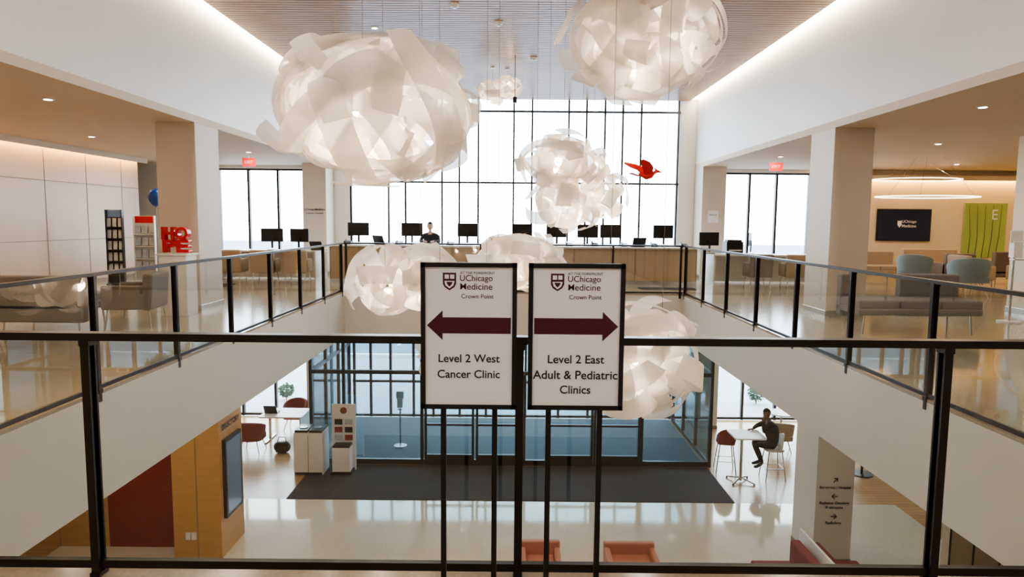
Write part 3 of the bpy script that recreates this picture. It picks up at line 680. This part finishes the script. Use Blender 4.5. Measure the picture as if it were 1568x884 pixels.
def hand(b,w,d,nrm,side,curl,sk):
    w=V(w); d=V(d).normalized(); nrm=V(nrm); nrm=(nrm-d*nrm.dot(d)).normalized(); s=V(side); s=(s-d*s.dot(d)-nrm*s.dot(nrm)).normalized()
    R=Matrix((s,d,nrm)).transposed().to_4x4(); old=b.M; b.M=old@Matrix.Translation(w)@R
    b.ell((0,.045,0),(.041,.055,.016),sk,14,10)
    for i,(ox,L) in enumerate(((.03,.072),(.01,.08),(-.01,.075),(-.03,.058))):
        p=V((ox,.085,0)); pts=[V((ox,.06,0)),p]; a=curl*.4
        for k in(.45,.3,.25):
            p=p+V((0,math.cos(a),math.sin(a)))*L*k; pts.append(p); a+=curl
        b.tube(pts,[.0095,.0095,.0085,.0078,.006],sk,n=8)
    b.tube([(.028,.02,0),(.052,.045,.006),(.062,.07,.014),(.06,.09,.02)],[.013,.011,.0095,.007],sk,n=8)
    b.M=old
b=B(); z=ZL
J={'pelvis':((5.86,15.72,z+.84),(.16,.15)),'belly':((5.85,15.72,z+1.0),(.15,.17)),'chest':((5.80,15.71,z+1.2),(.145,.185)),'upch':((5.77,15.71,z+1.31),(.11,.155)),'neck':((5.75,15.71,z+1.39),.06),'neck2':((5.72,15.71,z+1.46),.052),
'shL':((5.77,15.52,z+1.30),.075),'elL':((5.53,15.44,z+1.19),.055),'wrL':((5.56,15.58,z+1.40),.034),
'shR':((5.77,15.90,z+1.30),.075),'elR':((5.56,15.98,z+1.19),.055),'wrR':((5.42,15.80,z+1.175),.034),
'hpL':((5.82,15.63,z+.83),.10),'knL':((5.42,15.60,z+.84),.07),'anL':((5.58,15.58,z+.42),.05),'ftL':((5.46,15.57,z+.34),.042),'tL':((5.38,15.57,z+.325),.033),
'hpR':((5.82,15.81,z+.83),.10),'knR':((5.44,15.84,z+.85),.07),'anR':((5.62,15.80,z+.40),.05),'ftR':((5.50,15.82,z+.335),.042),'tR':((5.42,15.83,z+.32),.033)}
E=[('pelvis','belly',cloth),('belly','chest',cloth),('chest','upch',cloth),('upch','neck',skin),('neck','neck2',skin),('upch','shL',cloth),('shL','elL',cloth),('elL','wrL',cloth),('upch','shR',cloth),('shR','elR',cloth),('elR','wrR',cloth),
('pelvis','hpL',cloth),('hpL','knL',cloth),('knL','anL',cloth),('anL','ftL',shoe),('ftL','tL',shoe),('pelvis','hpR',cloth),('hpR','knR',cloth),('knR','anR',cloth),('anR','ftR',shoe),('ftR','tR',shoe)]
skin_body(b,J,E)
head(b,(5.68,15.70,z+1.56),(-.7,-.5,-.3),(-.2,0,1),skin,hairm)
hand(b,(5.56,15.58,z+1.40),(.35,.3,.9),(.2,.9,0),(-1,0,0),.5,skin); hand(b,(5.42,15.80,z+1.165),(-.9,-.3,-.05),(0,0,-1),(0,-1,0),.15,skin)
b.done('seated_man',(PX,PY,0))
b=B(); x0,y0=-2.28,18.75
J={'pelvis':((x0,y0,.70),(.15,.12)),'belly':((x0,y0-.0,.86),(.14,.11)),'chest':((x0,y0-.02,1.06),(.17,.12)),'upch':((x0,y0-.03,1.17),(.14,.09)),'neck':((x0,y0-.04,1.25),.052),'neck2':((x0,y0-.055,1.31),.047),
'shL':((x0+.19,y0-.02,1.16),.065),'elL':((x0+.26,y0-.12,1.0),.048),'wrL':((x0+.12,y0-.36,1.02),.03),'shR':((x0-.19,y0-.02,1.16),.065),'elR':((x0-.26,y0-.12,1.0),.048),'wrR':((x0-.12,y0-.36,1.02),.03),
'hpL':((x0+.1,y0-.02,.68),.09),'knL':((x0+.13,y0-.45,.66),.062),'anL':((x0+.13,y0-.4,.25),.04),'tL':((x0+.13,y0-.55,.2),.032),'hpR':((x0-.1,y0-.02,.68),.09),'knR':((x0-.13,y0-.45,.66),.062),'anR':((x0-.13,y0-.4,.25),.04),'tR':((x0-.13,y0-.55,.2),.032)}
E=[('pelvis','belly',navy),('belly','chest',navy),('chest','upch',navy),('upch','neck',skin2),('neck','neck2',skin2),('upch','shL',navy),('shL','elL',navy),('elL','wrL',navy),('upch','shR',navy),('shR','elR',navy),('elR','wrR',navy),
('pelvis','hpL',navy),('hpL','knL',navy),('knL','anL',navy),('anL','tL',shoe),('pelvis','hpR',navy),('hpR','knR',navy),('knR','anR',navy),('anR','tR',shoe)]
skin_body(b,J,E); head(b,(x0,y0-.07,1.41),(.05,-1,-.15),(0,0,1),skin2,hairm)
for s in(-1,1): hand(b,(x0+s*.12,y0-.36,1.02),(-s*.2,-1,-.1),(0,0,-1),(-s,0,0),.35,skin2)
b.done('receptionist')
b=B(); b.slab(rrect(.5,.48,.1,5),.52,.58,black,True); b.cyl((0,0,.08),(0,0,.52),.03,chrome,n=12)
for i in range(5): a=2*pi*i/5; b.tube([(0,0,.1),(.28*math.cos(a),.28*math.sin(a),.06)],.018,black,n=6); b.ell((.28*math.cos(a),.28*math.sin(a),.03),(.03,.03,.03),black,8,6)
b.box((0,.25,.92),(.44,.05,.5),black,rx=-.08); b.box((0,.27,.62),(.06,.03,.25),black)
b.done('office_chair',(x0,y0+.02,0),bevel=.01)

# ------------------------------------------------------------------ lights
G=.42
def downlight(x,y,z,W,col=(1,.83,.65)):
    b=B(); b.cyl((0,0,-.012),(0,0,0),.075,whitepl,n=20); b.cyl((0,0,-.016),(0,0,-.012),.05,dl,n=20); o=b.done('recessed_downlight',(x,y,z))
    area('downlight_beam',(0,0,-.03),W*G,.14,col,parent=o)
for sx in(-1,1):
    for y in(1.5,5.6,9.4,13.2,16.4):
        downlight(sx*6.3,y,ZS,26); downlight(sx*8.3,y+.4,ZS,26)
for x in(11.5,14.5):
    for y in(9,14,18): downlight(x,y,ZS,66,(1,.75,.48))
for x in(-7.6,-5.6,5.9,7.9): downlight(x,17.0,-1.0,30)
for x in(-4.8,4.8):
    for y in(5,9.5,13): downlight(x,y,-1.0,36)
downlight(-6.6,10.3,-1.0,40)  # extra lamp, added to brighten the wood column and maroon wall
for x in(-2,2): downlight(x,15.6,-1.0,16)
for x in(-2.6,2.6):
    downlight(x,-1.2,ZC,165,(1,.95,.90))  # unseen fill pair above the camera, added to light the sign fronts
for x in(-2.6,2.6):
    for y in(6,13): downlight(x,y,ZC,75,(1,.90,.80))
w=bpy.data.worlds.new('World'); sc.world=w; w.use_nodes=True
bg=w.node_tree.nodes['Background']; bg.inputs[0].default_value=(.80,.90,1,1); bg.inputs[1].default_value=12.0

# ------------------------------------------------------------------ camera
cd=bpy.data.cameras.new('camera'); cd.lens=24; cd.sensor_width=36; cd.clip_start=.05; cd.clip_end=500
cam=bpy.data.objects.new('camera',cd); COL.objects.link(cam)
R=Matrix.Rotation(math.radians(.1),4,'Z')@Matrix.Rotation(math.radians(90-5.57),4,'X')@Matrix.Rotation(math.radians(.5),4,'Z')
cam.matrix_world=Matrix.Translation((0,0,1.55))@R
sc.camera=cam
sc.view_settings.view_transform='AgX'
sc.view_settings.look='AgX - Medium High Contrast'
sc.view_settings.exposure=.25
